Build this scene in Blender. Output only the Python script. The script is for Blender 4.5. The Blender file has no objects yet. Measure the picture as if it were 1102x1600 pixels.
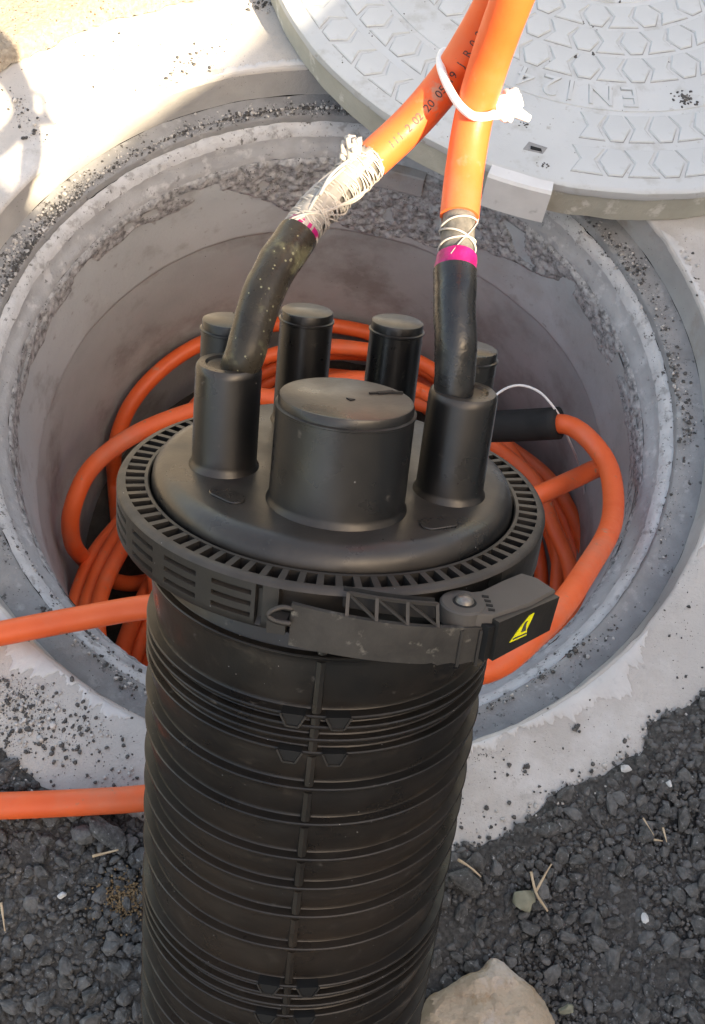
import bpy, math, random
import numpy as np
from mathutils import Vector, Matrix, noise

random.seed(7); rng = np.random.default_rng(7)
sc = bpy.context.scene
col = sc.collection
R = math.radians

# ------------------------------------------------------------------ camera
F_PX, TH, ROLL = 1700.0, R(66.722), R(8.438)
CAM = Vector((.0349, -.5009, .8426))
FW = Vector((0, math.cos(TH), -math.sin(TH)))
UP0 = Vector((0, math.sin(TH), math.cos(TH)))
RT0 = Vector((1, 0, 0))
RT = RT0 * math.cos(ROLL) + UP0 * math.sin(ROLL)
UP = -RT0 * math.sin(ROLL) + UP0 * math.cos(ROLL)
cd = bpy.data.cameras.new('camera'); cam = bpy.data.objects.new('camera', cd); col.objects.link(cam)
cd.sensor_fit = 'VERTICAL'; cd.sensor_height = 36; cd.lens = F_PX / 1600 * 36
cd.clip_start = .01; cd.clip_end = 500
cam.matrix_world = Matrix(((RT.x, UP.x, -FW.x, CAM.x), (RT.y, UP.y, -FW.y, CAM.y), (RT.z, UP.z, -FW.z, CAM.z), (0, 0, 0, 1)))
sc.camera = cam

# ------------------------------------------------------------------ light
SUN_EL = R(41); SUNDIR = Vector((.748 * math.cos(SUN_EL), -.663 * math.cos(SUN_EL), math.sin(SUN_EL)))   # towards the sun
w = bpy.data.worlds.new('World'); sc.world = w; w.use_nodes = True
nt = w.node_tree; bg = nt.nodes['Background']
sky = nt.nodes.new('ShaderNodeTexSky'); sky.sky_type = 'NISHITA'; sky.sun_disc = False
sky.sun_elevation = SUN_EL; sky.sun_rotation = math.atan2(SUNDIR.x, SUNDIR.y)
sky.dust_density = 2.5; sky.ozone_density = .6
nt.links.new(sky.outputs[0], bg.inputs[0]); bg.inputs[1].default_value = .13
sl = bpy.data.lights.new('sun', 'SUN'); sl.energy = 4.0; sl.angle = R(.55); sl.color = (1, .94, .84)
so = bpy.data.objects.new('sun', sl); col.objects.link(so)
so.rotation_euler = (-SUNDIR).to_track_quat('-Z', 'Y').to_euler(); so.location = SUNDIR * 6
sc.view_settings.view_transform = 'Standard'; sc.view_settings.look = 'None'
sc.view_settings.gamma = 1; sc.view_settings.use_curve_mapping = False
sc.view_settings.exposure = 2.0
sc.view_settings.use_white_balance = True; sc.view_settings.white_balance_temperature = 8900; sc.view_settings.white_balance_tint = 10   # camera balanced for the shade

# ------------------------------------------------------------------ helpers
def ray(px, py):
    return FW + RT * ((px - 551) / F_PX) - UP * ((py - 800) / F_PX)
def at(px, py, z):                       # point of the place seen at this spot, at height z
    d = ray(px, py); return CAM + d * ((z - CAM.z) / d.z)
def dep(px, py, depth):                  # the same, at a distance from the lens
    return CAM + ray(px, py) * depth
def onwall(px, py, r=.284, zmin=-.485):  # on the inside of the shaft
    d = ray(px, py); a = d.x**2 + d.y**2; b = 2 * (CAM.x * d.x + CAM.y * d.y); c = CAM.x**2 + CAM.y**2 - r * r
    q = b * b - 4 * a * c
    p = CAM + d * ((-b + math.sqrt(q)) / (2 * a)) if q > 0 else at(px, py, zmin)
    return p if p.z > zmin else at(px, py, zmin)

def link(o, parent=None, label=None, cat=None, group=None, kind=None):
    col.objects.link(o)
    if parent: o.parent = parent
    if label: o['label'] = label
    if cat: o['category'] = cat
    if group: o['group'] = group
    if kind: o['kind'] = kind
    return o
def mesh(name, v, f, mat, parent=None, smooth=False, **k):
    m = bpy.data.meshes.new(name); m.from_pydata([tuple(p) for p in v], [], f)
    m.materials.append(mat)
    if smooth: m.polygons.foreach_set('use_smooth', [True] * len(m.polygons))
    m.update()
    o = bpy.data.objects.new(name, m); link(o, parent, **k)
    if smooth == 'auto': m.set_sharp_from_angle(angle=R(38))
    return o
def empty(name, loc, label, cat, group=None, rot=None):
    o = bpy.data.objects.new(name, None); o.empty_display_size = .02
    if rot is not None: o.matrix_world = rot
    else: o.location = loc
    return link(o, None, label, cat, group)

class MB:
    def __init__(s): s.v = []; s.f = []
    def add(s, v, f):
        n = len(s.v); s.v += [tuple(p) for p in v]; s.f += [tuple(i + n for i in q) for q in f]; return s
    def box(s, c, sx, sy, sz, M=None):
        v = [Vector((x * sx / 2, y * sy / 2, z * sz / 2)) for x in (-1, 1) for y in (-1, 1) for z in (-1, 1)]
        if M: v = [M @ p for p in v]
        v = [p + Vector(c) for p in v]
        return s.add(v, [(0, 1, 3, 2), (4, 6, 7, 5), (0, 4, 5, 1), (2, 3, 7, 6), (0, 2, 6, 4), (1, 5, 7, 3)])
    def bar(s, a, b, w, h, up=(0, 0, 1)):
        a, b = Vector(a), Vector(b); d = (b - a); L = d.length; d.normalize()
        sd = d.cross(Vector(up)).normalized(); u = sd.cross(d)
        M = Matrix((d, sd, u)).transposed()
        return s.box((a + b) / 2, L, w, h, M)
    def prism(s, poly, z0, z1, inset=0, bev=0):
        n = len(poly); P = [Vector((x, y)) for x, y in poly]; c = sum(P, Vector((0, 0))) / n
        rings = [(z0, P)]
        if bev:
            rings += [(z1 - bev, P), (z1, [p + (c - p).normalized() * bev for p in P])]
        else: rings += [(z1, P)]
        v = [(p.x, p.y, z) for z, Q in rings for p in Q]; f = []
        for k in range(len(rings) - 1):
            for i in range(n):
                j = (i + 1) % n; f.append((k * n + i, k * n + j, (k + 1) * n + j, (k + 1) * n + i))
        f.append(tuple(range((len(rings) - 1) * n, len(rings) * n))); f.append(tuple(reversed(range(n))))
        return s.add(v, f)
    def lathe(s, prof, seg=96, ctr=(0, 0), sxy=(1, 1), cap0=False, cap1=False, a0=0, a1=None):
        full = a1 is None; n = seg if full else seg + 1; v = []
        for r, z in prof:
            for i in range(n):
                a = a0 + (2 * math.pi if full else a1 - a0) * i / seg
                v.append((ctr[0] + r * sxy[0] * math.cos(a), ctr[1] + r * sxy[1] * math.sin(a), z))
        f = []
        for k in range(len(prof) - 1):
            for i in range(seg):
                j = (i + 1) % n; f.append((k * n + i, k * n + j, (k + 1) * n + j, (k + 1) * n + i))
        if cap0: f.append(tuple(reversed(range(n))))
        if cap1: f.append(tuple(range((len(prof) - 1) * n, len(prof) * n)))
        return s.add(v, f)
    def tube(s, pts, rad, seg=16, step=.006, caps=True, wob=0):
        P = spline(pts, step); n = len(P); L = len(P) - 1
        T = [(P[min(i + 1, L)] - P[max(i - 1, 0)]).normalized() for i in range(n)]
        u = T[0].orthogonal().normalized(); v = []
        for i in range(n):
            u = (u - T[i] * u.dot(T[i])).normalized(); b = T[i].cross(u)
            r = rad(i / max(1, L)) if callable(rad) else rad
            for k in range(seg):
                a = 2 * math.pi * k / seg
                q = P[i] + (u * math.cos(a) + b * math.sin(a)) * r
                if wob: q += (q - P[i]).normalized() * wob * noise.noise(q * 90)
                v.append(q)
        f = [(i * seg + k, i * seg + (k + 1) % seg, (i + 1) * seg + (k + 1) % seg, (i + 1) * seg + k) for i in range(n - 1) for k in range(seg)]
        if caps: f += [tuple(reversed(range(seg))), tuple(range((n - 1) * seg, n * seg))]
        return s.add(v, f)
    def build(s, name, mat, parent=None, smooth=False, **k): return mesh(name, s.v, s.f, mat, parent, smooth, **k)

def spline(pts, step=.006):
    P = [Vector(p) for p in pts]
    if len(P) == 2:
        n = max(1, int((P[1] - P[0]).length / step)); return [P[0].lerp(P[1], i / n) for i in range(n + 1)]
    P = [P[0] * 2 - P[1]] + P + [P[-1] * 2 - P[-2]]; out = []
    for i in range(1, len(P) - 2):
        a, b, c, d = P[i - 1:i + 3]; n = max(2, int((c - b).length / step))
        t0 = 0; t1 = (b - a).length**.5 + 1e-6; t2 = t1 + (c - b).length**.5 + 1e-6; t3 = t2 + (d - c).length**.5 + 1e-6
        for k in range(n):
            t = t1 + (t2 - t1) * k / n
            A1 = a * ((t1 - t) / (t1 - t0)) + b * ((t - t0) / (t1 - t0)); A2 = b * ((t2 - t) / (t2 - t1)) + c * ((t - t1) / (t2 - t1)); A3 = c * ((t3 - t) / (t3 - t2)) + d * ((t - t2) / (t3 - t2))
            B1 = A1 * ((t2 - t) / (t2 - t0)) + A2 * ((t - t0) / (t2 - t0)); B2 = A2 * ((t3 - t) / (t3 - t1)) + A3 * ((t - t1) / (t3 - t1))
            out.append(B1 * ((t2 - t) / (t2 - t1)) + B2 * ((t - t1) / (t2 - t1)))
    out.append(P[-2]); return out

# ------------------------------------------------------------------ materials
def lin(r, g, b):
    f = lambda c: (c / 255 / 12.92) if c <= 10 else ((c / 255 + .055) / 1.055)**2.4
    return (f(r), f(g), f(b), 1)
def material(name, cols, scale=20, detail=6, rough=.8, rough_var=0, bump=0, bump_scale=200, bump_dist=.001, spec=.3, specks=None, layers=(), coat=0, dust_sheen=None):
    """cols: ramp over a noise; specks: (scale, threshold, colour); layers: (scale, lo, hi, colour) noise-masked stains and tones"""
    m = bpy.data.materials.new(name); m.use_nodes = True; t = m.node_tree; N = t.nodes; K = t.links
    b = N['Principled BSDF']; b.inputs['Specular IOR Level'].default_value = spec
    tc = N.new('ShaderNodeTexCoord')
    def nz(sc_, det, off=0, rg=.55):
        n = N.new('ShaderNodeTexNoise'); n.inputs['Scale'].default_value = sc_; n.inputs['Detail'].default_value = det; n.inputs['Roughness'].default_value = rg
        mp = N.new('ShaderNodeMapping'); mp.inputs['Location'].default_value = (off, off * .7, off * 1.3)
        K.new(tc.outputs['Object'], mp.inputs[0]); K.new(mp.outputs[0], n.inputs['Vector']); return n
    def ramp(src, stops):
        r = N.new('ShaderNodeValToRGB'); e = r.color_ramp.elements
        while len(e) < len(stops): e.new(.5)
        for q, (p, c) in zip(e, stops): q.position = p; q.color = c
        K.new(src, r.inputs[0]); return r
    n0 = nz(scale, detail); out = ramp(n0.outputs[0], cols).outputs[0]
    def mix(fac, a, c):
        x = N.new('ShaderNodeMix'); x.data_type = 'RGBA'; K.new(fac, x.inputs[0]); K.new(a, x.inputs[6])
        if isinstance(c, tuple): x.inputs[7].default_value = c
        else: K.new(c, x.inputs[7])
        return x.outputs[2]
    for i, (s_, lo, hi, c) in enumerate(layers):
        n = nz(s_, 7, 3.1 * (i + 1), .62); mask = ramp(n.outputs[0], [(lo, (0, 0, 0, 1)), (hi, (1, 1, 1, 1))]).outputs[0]
        out = mix(mask, out, c)
    for s_, th, c in (specks or ()):
        vo = N.new('ShaderNodeTexVoronoi'); vo.inputs['Scale'].default_value = s_; vo.inputs['Randomness'].default_value = 1
        K.new(tc.outputs['Object'], vo.inputs['Vector'])
        gate = nz(s_ * .22, 2, 9.)
        mm = N.new('ShaderNodeMath'); mm.operation = 'MULTIPLY_ADD'; K.new(gate.outputs[0], mm.inputs[0]); mm.inputs[1].default_value = th * 2.4; mm.inputs[2].default_value = -th * .65
        ls = N.new('ShaderNodeMath'); ls.operation = 'LESS_THAN'; K.new(vo.outputs['Distance'], ls.inputs[0]); K.new(mm.outputs[0], ls.inputs[1])
        out = mix(ls.outputs[0], out, c)
    if dust_sheen:  # paler up-facing faces: dust plus sky reflection put into the colour
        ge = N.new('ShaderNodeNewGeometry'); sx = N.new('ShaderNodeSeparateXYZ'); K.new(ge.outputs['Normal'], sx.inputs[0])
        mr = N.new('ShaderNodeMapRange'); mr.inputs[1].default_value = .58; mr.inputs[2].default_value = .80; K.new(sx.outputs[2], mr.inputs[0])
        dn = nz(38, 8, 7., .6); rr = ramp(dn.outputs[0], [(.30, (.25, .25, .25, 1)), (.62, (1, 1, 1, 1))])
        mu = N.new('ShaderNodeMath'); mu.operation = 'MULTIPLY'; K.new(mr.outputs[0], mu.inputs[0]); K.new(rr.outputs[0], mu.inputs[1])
        out = mix(mu.outputs[0], out, dust_sheen)
    K.new(out, b.inputs['Base Color'])
    if rough_var:
        n = nz(scale * 3, 5, 5.)
        mr = N.new('ShaderNodeMapRange'); mr.inputs[1].default_value = .3; mr.inputs[2].default_value = .7
        mr.inputs[3].default_value = rough - rough_var; mr.inputs[4].default_value = rough + rough_var
        K.new(n.outputs[0], mr.inputs[0]); K.new(mr.outputs[0], b.inputs['Roughness'])
    else: b.inputs['Roughness'].default_value = rough
    if coat: b.inputs['Coat Weight'].default_value = coat
    if bump:
        n = nz(bump_scale, 6, 2., .65); bp = N.new('ShaderNodeBump'); bp.inputs['Strength'].default_value = bump; bp.inputs['Distance'].default_value = bump_dist
        K.new(n.outputs[0], bp.inputs['Height']); K.new(bp.outputs[0], b.inputs['Normal'])
    return m
g = lambda v, w=0: (v * (1 + w), v, v * (1 - w), 1)
M = {}
M['collar'] = material('pale_concrete', [(.3, g(.41, .055)), (.7, g(.50, .06))], 11, 9, .88, bump=.7, bump_scale=240, bump_dist=.0013,
                       layers=[(7, .54, .68, g(.60, .02)), (16, .58, .76, g(.36, .06)), (60, .62, .74, g(.36, .05))], specks=[(150, .09, g(.12, .05)), (420, .13, g(.16, .05)), (900, .16, g(.2, .04))])
M['skim'] = material('white_cement_skim', [(.3, g(.52, .02)), (.7, g(.60, .02))], 40, 8, .8, bump=.5, bump_scale=240, bump_dist=.001, layers=[(55, .60, .70, g(.45))], specks=[(170, .07, g(.12))])
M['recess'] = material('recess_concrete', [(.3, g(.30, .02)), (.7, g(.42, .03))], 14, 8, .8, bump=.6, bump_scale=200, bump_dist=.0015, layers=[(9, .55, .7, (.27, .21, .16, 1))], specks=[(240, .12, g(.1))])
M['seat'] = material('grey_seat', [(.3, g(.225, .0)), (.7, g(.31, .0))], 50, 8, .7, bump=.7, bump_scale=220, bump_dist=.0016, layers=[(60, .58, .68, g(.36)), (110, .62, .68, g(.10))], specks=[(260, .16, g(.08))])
M['lip'] = material('white_lip', [(.3, g(.46)), (.7, g(.58))], 60, 8, .8, bump=.7, bump_scale=260, bump_dist=.0014, layers=[(70, .56, .64, g(.34, .02)), (160, .60, .66, g(.16, .03))], specks=[(170, .15, g(.1, .05)), (380, .16, g(.14, .05))])
M['edge'] = material('worn_edge_concrete', [(.3, g(.34, -.01)), (.7, g(.44, -.01))], 40, 8, .8, bump=.6, bump_scale=240, bump_dist=.0012, layers=[(55, .56, .66, g(.52)), (120, .62, .68, g(.2))], specks=[(260, .12, g(.1))])
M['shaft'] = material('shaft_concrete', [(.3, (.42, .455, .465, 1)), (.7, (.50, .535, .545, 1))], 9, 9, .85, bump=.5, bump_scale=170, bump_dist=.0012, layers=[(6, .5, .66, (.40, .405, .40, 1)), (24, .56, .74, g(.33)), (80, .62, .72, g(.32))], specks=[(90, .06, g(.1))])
M['shaft_low'] = material('shaded_shaft_concrete', [(.3, (.335, .355, .36, 1)), (.7, (.42, .44, .445, 1))], 12, 9, .7, bump=.5, bump_scale=170, bump_dist=.0012, layers=[(9, .5, .66, (.25, .245, .235, 1)), (30, .58, .74, g(.40))], specks=[(90, .06, g(.06))])  # lower concrete, shade of the depth darkened into its colour
M['mortar'] = material('rough_mortar', [(.32, g(.14)), (.5, g(.36)), (.70, g(.54))], 150, 8, .9, bump=.8, bump_scale=320, bump_dist=.002, specks=[(260, .22, g(.05)), (170, .12, g(.55))])
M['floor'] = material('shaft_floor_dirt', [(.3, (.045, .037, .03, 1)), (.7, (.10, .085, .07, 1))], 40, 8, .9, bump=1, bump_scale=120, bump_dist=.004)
M['asphalt'] = material('asphalt', [(.3, g(.03, .05)), (.7, g(.10, .05))], 320, 8, .85, bump=1, bump_scale=260, bump_dist=.003)
M['chip'] = material('tarred_stone', [(.3, g(.040, .03)), (.7, g(.145, .03))], 260, 8, .6, rough_var=.15, bump=1, bump_scale=600, bump_dist=.0022, spec=.5, layers=[(26, .58, .72, (.21, .185, .16, 1)), (420, .60, .66, g(.32))], specks=[(420, .16, g(.02))])
M['chip2'] = material('grey_tarred_stone', [(.25, g(.075, .02)), (.75, g(.18, .02))], 240, 8, .7, rough_var=.12, bump=1, bump_scale=420, bump_dist=.0016, spec=.4, specks=[(520, .2, g(.25))])
M['sand'] = material('sand', [(.3, (.31, .255, .20, 1)), (.7, (.47, .41, .335, 1))], 220, 8, .95, bump=1, bump_scale=330, bump_dist=.004, specks=[(240, .25, (.16, .10, .06, 1))])
M['crumb_dark'] = material('dark_crumb', [(.3, g(.05)), (.7, g(.13, .05))], 300, 4, .85)
M['crumb_pale'] = material('pale_crumb', [(.3, g(.35, .05)), (.7, g(.6, .05))], 300, 4, .85)
M['lid'] = material('lid_top', [(.3, (.47, .49, .495, 1)), (.7, (.565, .585, .59, 1))], 7, 8, .62, bump=.35, bump_scale=300, bump_dist=.0008, layers=[(5, .56, .75, (.46, .52, .57, 1)), (34, .56, .76, (.38, .38, .36, 1)), (120, .62, .74, (.36, .35, .33, 1))], specks=[(130, .05, g(.1)), (420, .07, g(.2))])
M['lid_outline'] = material('lid_outline', [(.44, (.50, .525, .535, 1)), (.62, (.27, .275, .27, 1))], 26, 8, .9)  # patchy darker tone round the foot of studs and letters
M['lid_side'] = material('lid_side', [(.3, (.35, .34, .29, 1)), (.7, (.46, .45, .39, 1))], 26, 8, .85, bump=.7, bump_scale=240, bump_dist=.0012, layers=[(40, .58, .66, (.58, .57, .52, 1))])
M['lug'] = material('lug_white', [(.3, g(.58)), (.7, g(.7))], 26, 8, .7, bump=.3, bump_scale=240, layers=[(30, .62, .7, g(.4))])
M['orange'] = material('orange_jacket', [(.3, (.77, .110, .030, 1)), (.7, (.85, .138, .040, 1))], 30, 5, .45, rough_var=.12, bump=.2, bump_scale=180, spec=.4, layers=[(14, .52, .78, (.64, .17, .09, 1)), (90, .64, .74, (.42, .17, .10, 1)), (45, .66, .74, (.50, .26, .17, 1))], specks=[(330, .06, (.3, .12, .06, 1))])
M['ink'] = material('black_ink', [(.3, g(.03)), (.7, g(.09))], 900, 3, .7)
M['black'] = material('black_plastic', [(.3, (.007, .0066, .0063, 1)), (.7, (.0115, .0108, .0102, 1))], 16, 6, .36, rough_var=.13, bump=.18, bump_scale=420, bump_dist=.0005, spec=.42,
                      layers=[(6, .38, .72, (.036, .026, .019, 1)), (75, .60, .76, (.045, .037, .03, 1)), (140, .66, .74, (.07, .062, .055, 1)), (22, .70, .76, (.10, .09, .08, 1))], specks=[(170, .055, g(.35, .05))])  # first layer: brown reflection of the sunlit sand put into the colour
M['cap'] = material('cap_plastic', dust_sheen=(.040, .034, .029, 1), cols= [(.3, (.0055, .0056, .0062, 1)), (.7, (.009, .009, .0092, 1))], scale=12, detail=6, rough=.33, rough_var=.13, bump=.15, bump_scale=420, bump_dist=.0005, spec=.5,
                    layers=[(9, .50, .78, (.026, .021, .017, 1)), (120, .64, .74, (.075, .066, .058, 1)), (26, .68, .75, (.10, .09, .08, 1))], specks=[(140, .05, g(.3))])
M['ringp'] = material('ring_plastic', dust_sheen=(.050, .042, .036, 1), cols= [(.3, (.011, .010, .0092, 1)), (.7, (.022, .019, .0165, 1))], scale=20, detail=6, rough=.5, rough_var=.12, bump=.15, bump_scale=400, spec=.45, specks=[(190, .05, g(.4))])
M['lever'] = material('scuffed_plastic', [(.3, (.026, .024, .022, 1)), (.7, (.055, .050, .045, 1))], 60, 8, .55, rough_var=.12, bump=.3, bump_scale=300, layers=[(120, .58, .68, (.15, .14, .12, 1))])
M['handle'] = material('handle_plastic', [(.3, (.075, .068, .062, 1)), (.7, (.10, .09, .082, 1))], 25, 4, .55, bump=.1, bump_scale=300)
M['dark'] = material('black_recess', [(.3, g(.008)), (.7, g(.014))], 30, 3, .7)
M['shrink'] = material('heat_shrink', [(.3, g(.012)), (.7, g(.02))], 40, 5, .28, rough_var=.1, bump=.5, bump_scale=90, bump_dist=.0012, spec=.6)
M['shrink_dusty'] = material('dusty_heat_shrink', [(.3, (.022, .019, .015, 1)), (.7, (.05, .042, .031, 1))], 40, 5, .3, rough_var=.12, bump=.5, bump_scale=90, bump_dist=.0012, layers=[(45, .54, .64, (.12, .115, .07, 1))], specks=[(260, .2, (.22, .21, .13, 1))])
M['yarn'] = material('white_yarn', [(.3, g(.36, .07)), (.7, g(.46, .07))], 80, 4, .8)
M['film'] = material('clear_film', [(.3, g(.32, .07)), (.7, g(.44, .06))], 160, 4, .35); M['film'].node_tree.nodes['Principled BSDF'].inputs['Alpha'].default_value = .6
M['sheath'] = material('grey_fibres', [(.3, (.07, .066, .06, 1)), (.7, (.18, .17, .155, 1))], 220, 6, .5, bump=.5, bump_scale=300)
M['magenta'] = material('magenta_glue', [(.3, (.26, .006, .085, 1)), (.7, (.44, .015, .16, 1))], 160, 5, .35, bump=.6, bump_scale=220)
M['tie'] = material('white_cord', [(.3, g(.78)), (.7, g(.86))], 60, 4, .55)
M['wire'] = material('white_wire', [(.3, g(.6)), (.7, g(.7))], 60, 3, .4)
M['foam'] = material('black_foam', [(.3, g(.010)), (.7, g(.018))], 60, 5, .75, bump=.4, bump_scale=200)
M['steel'] = material('screw_steel', [(.3, g(.16, .1)), (.7, g(.26, .1))], 400, 3, .5); M['steel'].node_tree.nodes['Principled BSDF'].inputs['Metallic'].default_value = .9
M['yellow'] = material('yellow_sticker', [(.3, (.72, .68, .02, 1)), (.7, (.8, .75, .04, 1))], 60, 3, .4)
M['rock'] = material('tan_limestone', [(.3, (.44, .33, .235, 1)), (.7, (.60, .49, .385, 1))], 30, 8, .9, bump=1, bump_scale=130, bump_dist=.004, layers=[(40, .56, .68, (.40, .25, .14, 1)), (22, .56, .68, (.60, .53, .48, 1)), (60, .62, .70, (.30, .24, .19, 1))], specks=[(200, .06, g(.12))])
M['green_stone'] = material('greenish_stone', [(.3, (.19, .185, .135, 1)), (.7, (.30, .29, .22, 1))], 90, 6, .85, bump=.7, bump_scale=200)
M['white_stone'] = material('white_stone', [(.3, g(.5)), (.7, g(.7))], 90, 5, .8, bump=.5, bump_scale=200)
M['straw'] = material('dry_straw', [(.3, (.42, .30, .19, 1)), (.7, (.60, .47, .33, 1))], 90, 5, .8)
M['soil'] = material('ochre_soil', [(.3, (.20, .13, .07, 1)), (.7, (.34, .23, .13, 1))], 120, 5, .95, bump=1, bump_scale=300, bump_dist=.002)
M['render'] = material('shade_wall_render', [(.3, g(.42, .03)), (.7, g(.5, .03))], 3, 8, .9, bump=.4, bump_scale=60, bump_dist=.004)

# ------------------------------------------------------------------ ground
def edge_r(a):                           # where the concrete collar disappears under tarmac or sand
    d = math.degrees(a) % 360
    K = [(0, .425), (90, .46), (110, .455), (145, .462), (185, .452), (205, .43), (242, .427), (258, .421), (282, .428), (290, .426), (300, .42), (303, .412), (310, .414), (313, .421), (316, .405), (324, .419), (360, .425)]
    for (a0, r0), (a1, r1) in zip(K, K[1:]):
        if a0 <= d <= a1:
            t = (d - a0) / (a1 - a0); r = r0 + (r1 - r0) * t; break
    p = Vector((math.cos(a), math.sin(a), 0))
    return r + .006 * noise.noise(p * 9) + .004 * noise.noise(p * 31 + Vector((3, 1, 0))) + .0025 * noise.noise(p * 90)

def ground_sheet(name, a0, a1, n, z, mat, rise, full):
    rad = [0, .004, .012, .03, .06, .1, .16, .25, .45, .9, 2, 6, 20, 80]
    v = []; f = []; m = n if full else n + 1
    for k, dr in enumerate(rad):
        for i in range(m):
            a = a0 + (a1 - a0) * i / n; r = edge_r(a) + dr
            p = Vector((r * math.cos(a), r * math.sin(a), 0))
            zz = z * min(1, (k + .25) / 2) + (rise * noise.fractal(p * 38, 1, 2, 4) if 0 < k < 9 else 0)
            v.append((p.x, p.y, max(.0015, zz)))
    for k in range(len(rad) - 1):
        for i in range(n):
            j = (i + 1) % m; f.append((k * m + i, (k + 1) * m + i, (k + 1) * m + j, k * m + j))
    return mesh(name, v, f, mat, None, True, kind='structure', label='dark crumbled tarmac around the manhole' if full else 'tan sandy ground beyond the collar')
asphalt = ground_sheet('asphalt_ground', 0, 2 * math.pi, 480, .006, M['asphalt'], .003, True)
sand = ground_sheet('sandy_ground', R(62), R(196), 300, .014, M['sand'], .005, False)

# stone shapes
def ico(sub):
    t = (1 + 5**.5) / 2
    v = [Vector(p).normalized() for p in [(-1, t, 0), (1, t, 0), (-1, -t, 0), (1, -t, 0), (0, -1, t), (0, 1, t), (0, -1, -t), (0, 1, -t), (t, 0, -1), (t, 0, 1), (-t, 0, -1), (-t, 0, 1)]]
    f = [(0, 11, 5), (0, 5, 1), (0, 1, 7), (0, 7, 10), (0, 10, 11), (1, 5, 9), (5, 11, 4), (11, 10, 2), (10, 7, 6), (7, 1, 8), (3, 9, 4), (3, 4, 2), (3, 2, 6), (3, 6, 8), (3, 8, 9), (4, 9, 5), (2, 4, 11), (6, 2, 10), (8, 6, 7), (9, 8, 1)]
    for _ in range(sub):
        c = {}; g2 = []
        def mid(a, b):
            k = (min(a, b), max(a, b))
            if k not in c: c[k] = len(v); v.append(((v[a] + v[b]) / 2).normalized())
            return c[k]
        for a, b, d in f:
            x, y, z = mid(a, b), mid(b, d), mid(d, a); g2 += [(a, x, z), (b, y, x), (d, z, y), (x, y, z)]
        f = g2
    return v, f
def stone_shape(sub, seed, rough=.35):
    v, f = ico(sub); o = Vector((seed * 3.7, seed * 1.9, seed * 5.3)); rr = random.Random(seed)
    planes = [(Vector((rr.gauss(0, 1), rr.gauss(0, 1), rr.gauss(0, 1))).normalized(), rr.uniform(.5, .8)) for _ in range(11)]
    out = []
    for p in v:
        q = p * (1 + rough * noise.noise(p * 1.3 + o) + rough * .8 * noise.noise(p * 3.1 + o))
        for n, d in planes:
            e = q.dot(n) - d
            if e > 0: q = q - n * e * .95
        out.append(q)
    return out, f
SH1 = [stone_shape(1, s) for s in range(1, 13)]
SH0 = [stone_shape(0, s, .5) for s in range(20, 28)]
def scatter_mesh(name, items, shapes, mat, parent, kind='stuff', smooth=False):
    """items: (x, y, z, sx, sy, sz, yaw, tilt, shape)"""
    V = []; Fc = []; n = 0
    SA = [(np.array([tuple(p) for p in v]), np.array(f)) for v, f in shapes]
    for x, y, z, sx, sy, sz, yaw, tilt, k in items:
        v, f = SA[k % len(SA)]
        v = v * (sx, sy, sz); ct, st = math.cos(tilt), math.sin(tilt)
        v = np.stack([v[:, 0], v[:, 1] * ct - v[:, 2] * st, v[:, 1] * st + v[:, 2] * ct], 1)
        c, s = math.cos(yaw), math.sin(yaw)
        v = np.stack([v[:, 0] * c - v[:, 1] * s + x, v[:, 0] * s + v[:, 1] * c + y, v[:, 2] + z], 1)
        V.append(v); Fc.append(f + n); n += len(v)
    m = bpy.data.meshes.new(name); V = np.concatenate(V); Fc = np.concatenate(Fc)
    m.vertices.add(len(V)); m.vertices.foreach_set('co', V.ravel())
    m.loops.add(Fc.size); m.loops.foreach_set('vertex_index', Fc.ravel().astype(np.int32))
    m.polygons.add(len(Fc)); m.polygons.foreach_set('loop_start', np.arange(0, Fc.size, 3, dtype=np.int32))
    m.update(); m.validate(); m.materials.append(mat)
    if smooth: m.polygons.foreach_set('use_smooth', [True] * len(Fc))
    o = bpy.data.objects.new(name, m); return link(o, parent, kind=kind)

def seen(x, y, z=0, pad=0):
    d = Vector((x, y, z)) - CAM; k = d.dot(FW); u = 551 + F_PX * d.dot(RT) / k; v = 800 - F_PX * d.dot(UP) / k
    return -pad < u < 1102 + pad and -pad < v < 1600 + pad
big = []; small = []
for cell, lo, hi, dst in ((.0108, .0031, .0064, 0), (.0064, .0019, .0036, 1), (.0040, .0011, .0022, 2)):
    X0, X1, Y0, Y1 = (-.62, .85, -.95, .15) if dst == 0 else (-.50, .62, -.78, .0)
    nx, ny = int((X1 - X0) / cell), int((Y1 - Y0) / cell)
    for i in range(nx):
        for j in range(ny):
            x = X0 + (i + random.random()) * cell; y = Y0 + (j + random.random()) * cell
            a = math.atan2(y, x); r = math.hypot(x, y); e = r - edge_r(a)
            if e < random.choice((.001, .002, .003, .005, -.001, -.004 if dst == 2 else .001)) or r > 1.05 - .35 * random.random(): continue
            if random.random() < max(0, (max(-.42 - x, x - .55, -.68 - y, 0)) * 6): continue
            if dst == 2 and not seen(x, y, 0, 60): continue
            s = 1.18 * random.uniform(lo, hi) * random.choice((.75, 1, 1, 1.3 if dst == 0 else 1.1))
            lump = .004 * noise.noise(Vector((x, y, 0)) * 16) + .003 * noise.noise(Vector((x, y, 3)) * 45)
            zb = .006 * min(1, max(.3, e / .014)) + lump * min(1, max(0, e / .03))
            it = (x, y, zb + s * .25, s * random.uniform(.9, 1.25), s * random.uniform(.75, 1), s * random.uniform(.6, .9), random.uniform(0, 6.28), random.uniform(-.5, .5), random.randrange(12))
            (big if dst == 0 and seen(x, y, 0, 4) else small).append(it)
big.sort(key=lambda t: -t[3] * t[4]); single, rest = big[:290], big[290:] + small
proto = []
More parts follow.
